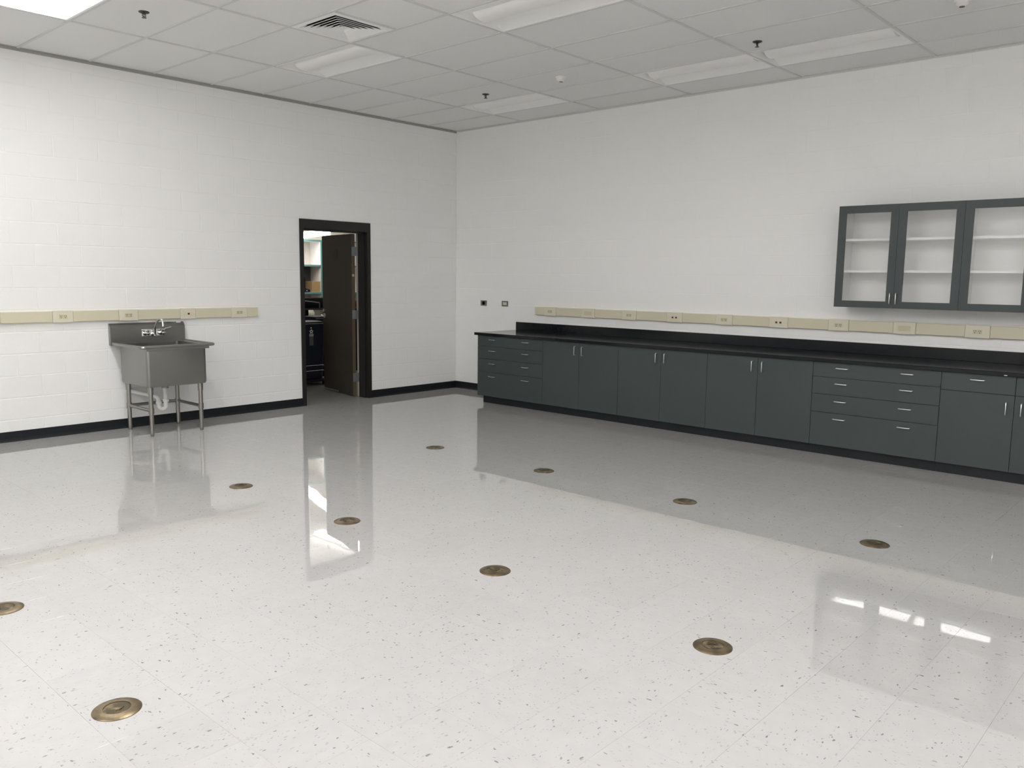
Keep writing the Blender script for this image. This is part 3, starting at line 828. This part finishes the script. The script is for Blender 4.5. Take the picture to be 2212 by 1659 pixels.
# faucet on the backsplash
fc = MB().box(-4.446, -4.212, -.066, -.051, .922, .998, .006).build('faucet', 'chrome', sk)
for x in (-4.408, -4.250):
    mb = MB(); mb.lathe([(.022, -.060), (.024, -.075), (.018, -.100), (.016, -.125), (0, -.128)], (x, 0, .955), 16, 'y')
    mb.tube([(x, -.108, .938), (x, -.112, .968), (x, -.112, .985)], [.013, .012, .015], 12)
    mb.build('valve', 'chrome', fc)
mb = MB(); mb.tube([(-4.408, -.112, .982), (-4.430, -.100, .988), (-4.465, -.088, .992)], [.008, .008, .011], 10); mb.build('handle', 'chrome', fc)
mb = MB(); mb.tube([(-4.250, -.112, .982), (-4.222, -.100, 1.000), (-4.160, -.090, 1.008)], [.008, .008, .013], 10); mb.build('handle', 'chrome', fc)
mb = MB(); mb.lathe([(.020, -.060), (.022, -.085), (.016, -.105), (0, -.108)], (-4.330, 0, .945), 14, 'y')
mb.tube([(-4.330, -.098, .930), (-4.330, -.100, 1.000), (-4.330, -.125, 1.045), (-4.328, -.165, 1.082), (-4.322, -.210, 1.104), (-4.318, -.240, 1.098), (-4.316, -.252, 1.07), (-4.316, -.254, 1.03)], [.013, .011, .010, .010, .010, .010, .010, .012], 12)
mb.build('spout', 'chrome', fc)
# drain and trap
dx, dy = -4.375, -.375
MB().lathe([(.045, .478), (.045, .470), (.030, .462), (.030, .438), (.034, .436), (.034, .424), (0, .424)], (dx, dy, 0), 20).build('drain', 'grey_metal', sk)
tp = [(dx, dy, .43), (dx, dy, .30)]
u_ = Vector((-.62, .78, 0)).normalized()
for k in range(0, 9):
    a = PI*k/8; c = Vector((dx, dy, .245)) + u_*.036*(1-math.cos(a)); tp.append((c.x, c.y, .245-.036*math.sin(a)-.0))
e = Vector((dx, dy, 0))+u_*.072
tp += [(e.x, e.y, .30), (e.x+u_.x*.012, e.y+u_.y*.012, .325), (e.x+u_.x*.04, e.y+u_.y*.04, .335)]
wpt = (e.x+u_.x*.24, -.012, .372); tp += [(e.x+u_.x*.10, e.y+u_.y*.10, .35), wpt]
trap = MB().tube(tp, .021, 12).build('trap', 'pvc_white', sk)
tag(trap, 'white plastic trap pipe')
mb = MB(); mb.tube([(dx, dy, .285), (dx, dy, .312)], .029, 12); mb.tube([(e.x, e.y, .262), (e.x, e.y, .288)], .029, 12)
mb.tube([(dx, dy, .405), (dx, dy, .424)], .027, 12)
mb.build('slip_nut', 'pvc_white', trap)
MB().lathe([(.044, -.0005), (.042, -.008), (.024, -.014), (0, -.014)], (wpt[0], 0, wpt[2]), 18, 'y').build('wall_flange', 'pvc_white', trap)

# ================================================================== STOREROOM CONTENTS
# open shelving with teal edges on the back wall
sy0, sy1 = 4.00, 4.335
sh = empty('open_shelf_unit', (.55, sy1, 1.14), 'open storeroom shelves with teal front edges', 'shelf unit')
for (xa, xb) in ((-.52, -.485), (.530, .568), (1.62, 1.655)):
    mb = MB(); mb.box(xa, xb, sy0+.012, sy1, 1.14, 2.178); mb.m = 1; mb.box(xa, xb, sy0, sy0+.012, 1.14, 2.178)
    mb.build('upright', ['melamine_white', 'teal_edge'], sh)
for zt in (2.178, 1.742, 1.262):
    for (xa, xb) in ((-.485, .530), (.568, 1.62)):
        mb = MB(); mb.box(xa, xb, sy0+.012, sy1, zt-.03, zt); mb.m = 1; mb.box(xa, xb, sy0+.001, sy0+.012, zt-.03, zt)
        mb.build('shelf', ['melamine_white', 'teal_edge'], sh)
MB().box(-.484, .529, 4.327, 4.334, 1.263, 1.711).build('back_panel', 'shelf_bay_shade', sh)  # dark sheet standing in for the shade in the lower bay
cb = MB().box(.352, .524, 4.02, 4.24, 1.263, 1.452, .002)
cb = tag(cb.build('cardboard_box', 'cardboard', loc=(.438, 4.13, 1.262)), 'tan cardboard box on the storeroom shelf', 'box')
mb = MB(); mb.loft([rrect(-.15, .345, 4.20, 4.32, .03, z) for z in (1.263, 1.48)] + [rrect(-.10, .345, 4.21, 4.322, .03, 1.52), rrect(.05, .30, 4.24, 4.320, .025, 1.56)], True, True, True)
tag(mb.build('black_bag', 'black_fabric', loc=(.3, 4.26, 1.263)), 'slumped black bag behind the cardboard box', 'bag')
mb = MB(); mb.loft([rrect(-.10, .33, 4.03, 4.18, .03, 1.263), rrect(-.10, .33, 4.03, 4.18, .03, 1.305), rrect(-.06, .20, 4.05, 4.16, .03, 1.345)], True, True, True)
mb.m = 1; mb.lathe([(.009, 0), (.009, -.006), (0, -.006)], (.245, 4.03, 1.29), 10, 'y')
tag(mb.build('black_case', ['black_fabric', 'label_white'], loc=(.1, 4.1, 1.263)), 'low black case with a silver button on the shelf', 'case')
# work table with clutter
tb = empty('work_table', (-.45, 2.9, 0), 'dark storeroom work table with grey edge', 'table')
MB().box(-1.3, .35, 2.6, 3.3, 1.02, 1.045).build('table_top', 'dark_table', tb)
MB().box(-1.3, .35, 2.588, 2.6, 1.022, 1.042).build('edge_band', 'tag_grey', tb)
for (x, y) in ((-1.25, 2.65), (.28, 2.65), (-1.25, 3.25), (.28, 3.25)): MB().box(x-.02, x+.02, y-.02, y+.02, 0, 1.02).build('leg', 'dark_table', tb)
MB().box(-.73, -.66, 2.64, 2.68, 0, 1.02).build('leg', 'dark_table', tb)
mb = MB().loft([rrect(-.95, .10, 2.68, 3.2, .06, 1.046), rrect(-.95, .10, 2.68, 3.2, .06, 1.10), rrect(-.9, .08, 2.72, 3.1, .06, 1.20)], True, True, True)
tag(mb.build('equipment_bag', 'black_fabric', loc=(-.4, 2.95, 1.046)), 'black equipment bag lying on the dark work table', 'bag')
mb = MB().tube([(-.80, 2.66, 1.168), (-.62, 2.66, 1.15), (-.44, 2.66, 1.128)], .008, 8)
mb.tube([(-.80, 2.66, 1.168), (-.80, 2.66, 1.050)], .008, 8); mb.tube([(-.44, 2.66, 1.128), (-.44, 2.66, 1.050)], .008, 8)
tag(mb.build('metal_stand', 'grey_metal', loc=(-.6, 2.66, 1.05)), 'bent grey metal stand on the table beside the bag', 'stand')
bs_ = empty('low_shelf', (-.45, 3.6, 0), 'low black shelf behind the work table', 'shelf')
MB().box(-1.2, .9, 3.45, 3.8, .83, .86).build('shelf_board', 'dark_table', bs_)
for x in (-1.18, -.2, .86): MB().box(x, x+.03, 3.46, 3.79, 0, .83).build('upright', 'dark_table', bs_)
mb = MB().lathe([(.07, 0), (.075, .06), (.05, .10), (.03, .17), (0, .17)], (.02, 3.6, .862), 16)
tag(mb.build('pale_jug', 'paper', loc=(.02, 3.6, .862)), 'pale jug on the low black shelf', 'jug')
# navy wheeled case with a star emblem
def navy_case(cx, cy, rz, h, label, emblem):
    t = empty('wheeled_case', (cx, cy, 0), label, 'case', 'navy wheeled cases')
    ly_ = [rrect(cx-.24, cx+.24, cy-.15, cy+.15, .05, z) for z in (.10, .14)]
    ly_ += [rrect(cx-.26, cx+.26, cy-.17, cy+.17, .06, .50), rrect(cx-.27, cx+.27, cy-.18, cy+.18, .06, h-.06), rrect(cx-.255, cx+.255, cy-.165, cy+.165, .06, h-.01), rrect(cx-.22, cx+.22, cy-.13, cy+.13, .06, h)]
    MB().loft(ly_, True, True, True).build('shell', 'navy_plastic', t)
    MB().tube([(cx-.27, cy-.188, h-.035), (cx, cy-.194, h-.036), (cx+.27, cy-.188, h-.035)], .006, 8).build('lid_band', 'tag_grey', t)
    for z in (.215, .29): MB().tube([(cx-.22, cy-.185, z), (cx+.22, cy-.185, z)], .004, 8).build('bar', 'chrome', t)
    MB().box(cx-.30, cx+.30, cy-.21, cy+.21, .055, .085, .004).build('dolly', 'dark_table', t)
    for sx in (-.24, .24):
        for s2 in (-.15, .15): MB().tube([(cx+sx-.012, cy+s2, .0275), (cx+sx+.012, cy+s2, .0275)], .0275, 14).build('wheel', 'black_hole', t)
    if emblem:
        ex, ey, ez = cx+.02, cy-.182, .772
        mb = MB()
        def star(R): return [(ex+(R if k % 2 == 0 else R*.5)*math.sin(PI*k/5), (R if k % 2 == 0 else R*.5)*math.cos(PI*k/5)+ez) for k in range(10)]
        so, si = star(.036), star(.019)
        for k in range(10):
            a, b_, c, d = so[k], so[(k+1) % 10], si[(k+1) % 10], si[k]
            mb.loft([[(q[0], ey-.001, q[1]) for q in (a, b_, c, d)], [(q[0], ey-.004, q[1]) for q in (a, b_, c, d)]])
        mb.lathe([(.009, -.001), (.009, -.004), (0, -.004)], (ex-.002, ey, ez+.052), 10, 'y')
        tag(mb.build('star_emblem', 'label_white', t), 'white star emblem')
        mb = MB().box(ex-.035, ex+.035, ey-.004, ey-.001, .703, .738)
        tag(mb.build('name_strip', 'grey_metal', t), 'grey strip under the star')
        mb = MB().box(ex-.033, ex+.033, ey-.004, ey-.001, .575, .700)
        tag(mb.build('tag', 'tag_grey', t), 'dark grey hanging tag')
    return t
navy_case(-1.42, 1.66, 0, .915, 'tall navy wheeled case with a white star emblem in the doorway', True)
navy_case(-.74, 2.12, 0, .955, 'tall navy wheeled case half hidden behind the open door', False)
# bookcase seen past the hinges
bk = empty('bookcase', (1.15, 3.85, 0), 'brown wooden bookcase seen through the hinge gap', 'bookcase')
for x in (.90, 1.55): MB().box(x, x+.025, 3.70, 3.99, 0, 1.10).build('side', 'oak', bk)
MB().box(.925, 1.55, 3.97, 3.99, 0, 1.10).build('back', 'oak', bk)
for z in (.08, .48, .78, 1.08): MB().box(.925, 1.55, 3.70, 3.968, z, z+.022).build('shelf', 'oak', bk)
# lights in the storeroom
sl = empty('pendant_strip_light', (-.02, 3.4, 2.19), 'bright white strip light hanging over the storeroom shelves', 'light')
a = Vector((.173, 3.98, 2.192)); b_ = Vector((-.29, 2.55, 2.192)); dd = (b_-a).normalized(); nn = Vector((-dd.y, dd.x, 0))
mb = MB(); pts = [a+nn*.0, b_+nn*.0, b_-nn*.14, a-nn*.14] if (nn.x > 0) else [a, b_, b_+nn*.14, a+nn*.14]
mb.loft([[tuple(q) for q in pts], [tuple(q+Vector((0, 0, .082))) for q in pts]])
mb.build('diffuser', 'store_lamp_lit', sl)
mb = MB(); c0 = (pts[0]+pts[2])/2
for q in ((pts[0]*.8+pts[2]*.2), (pts[1]*.8+pts[3]*.2)): mb.tube([(q.x, q.y, 2.27), (q.x, q.y, SH)], .006, 6)
mb.build('hanger_rod', 'grey_metal', sl)
cl = empty('surface_light', (.1, 3.0, SH), 'long lit fluorescent light on the storeroom ceiling', 'light')
MB().box(-.02, .22, 2.3, 3.6, SH-.03, SH-.0005).build('housing', 'white_enamel', cl)
MB().box(.0, .20, 2.32, 3.58, SH-.085, SH-.0305).build('diffuser', 'store_lamp_lit', cl)

for o in bpy.data.objects:
    if '_w' in o: del o['_w']
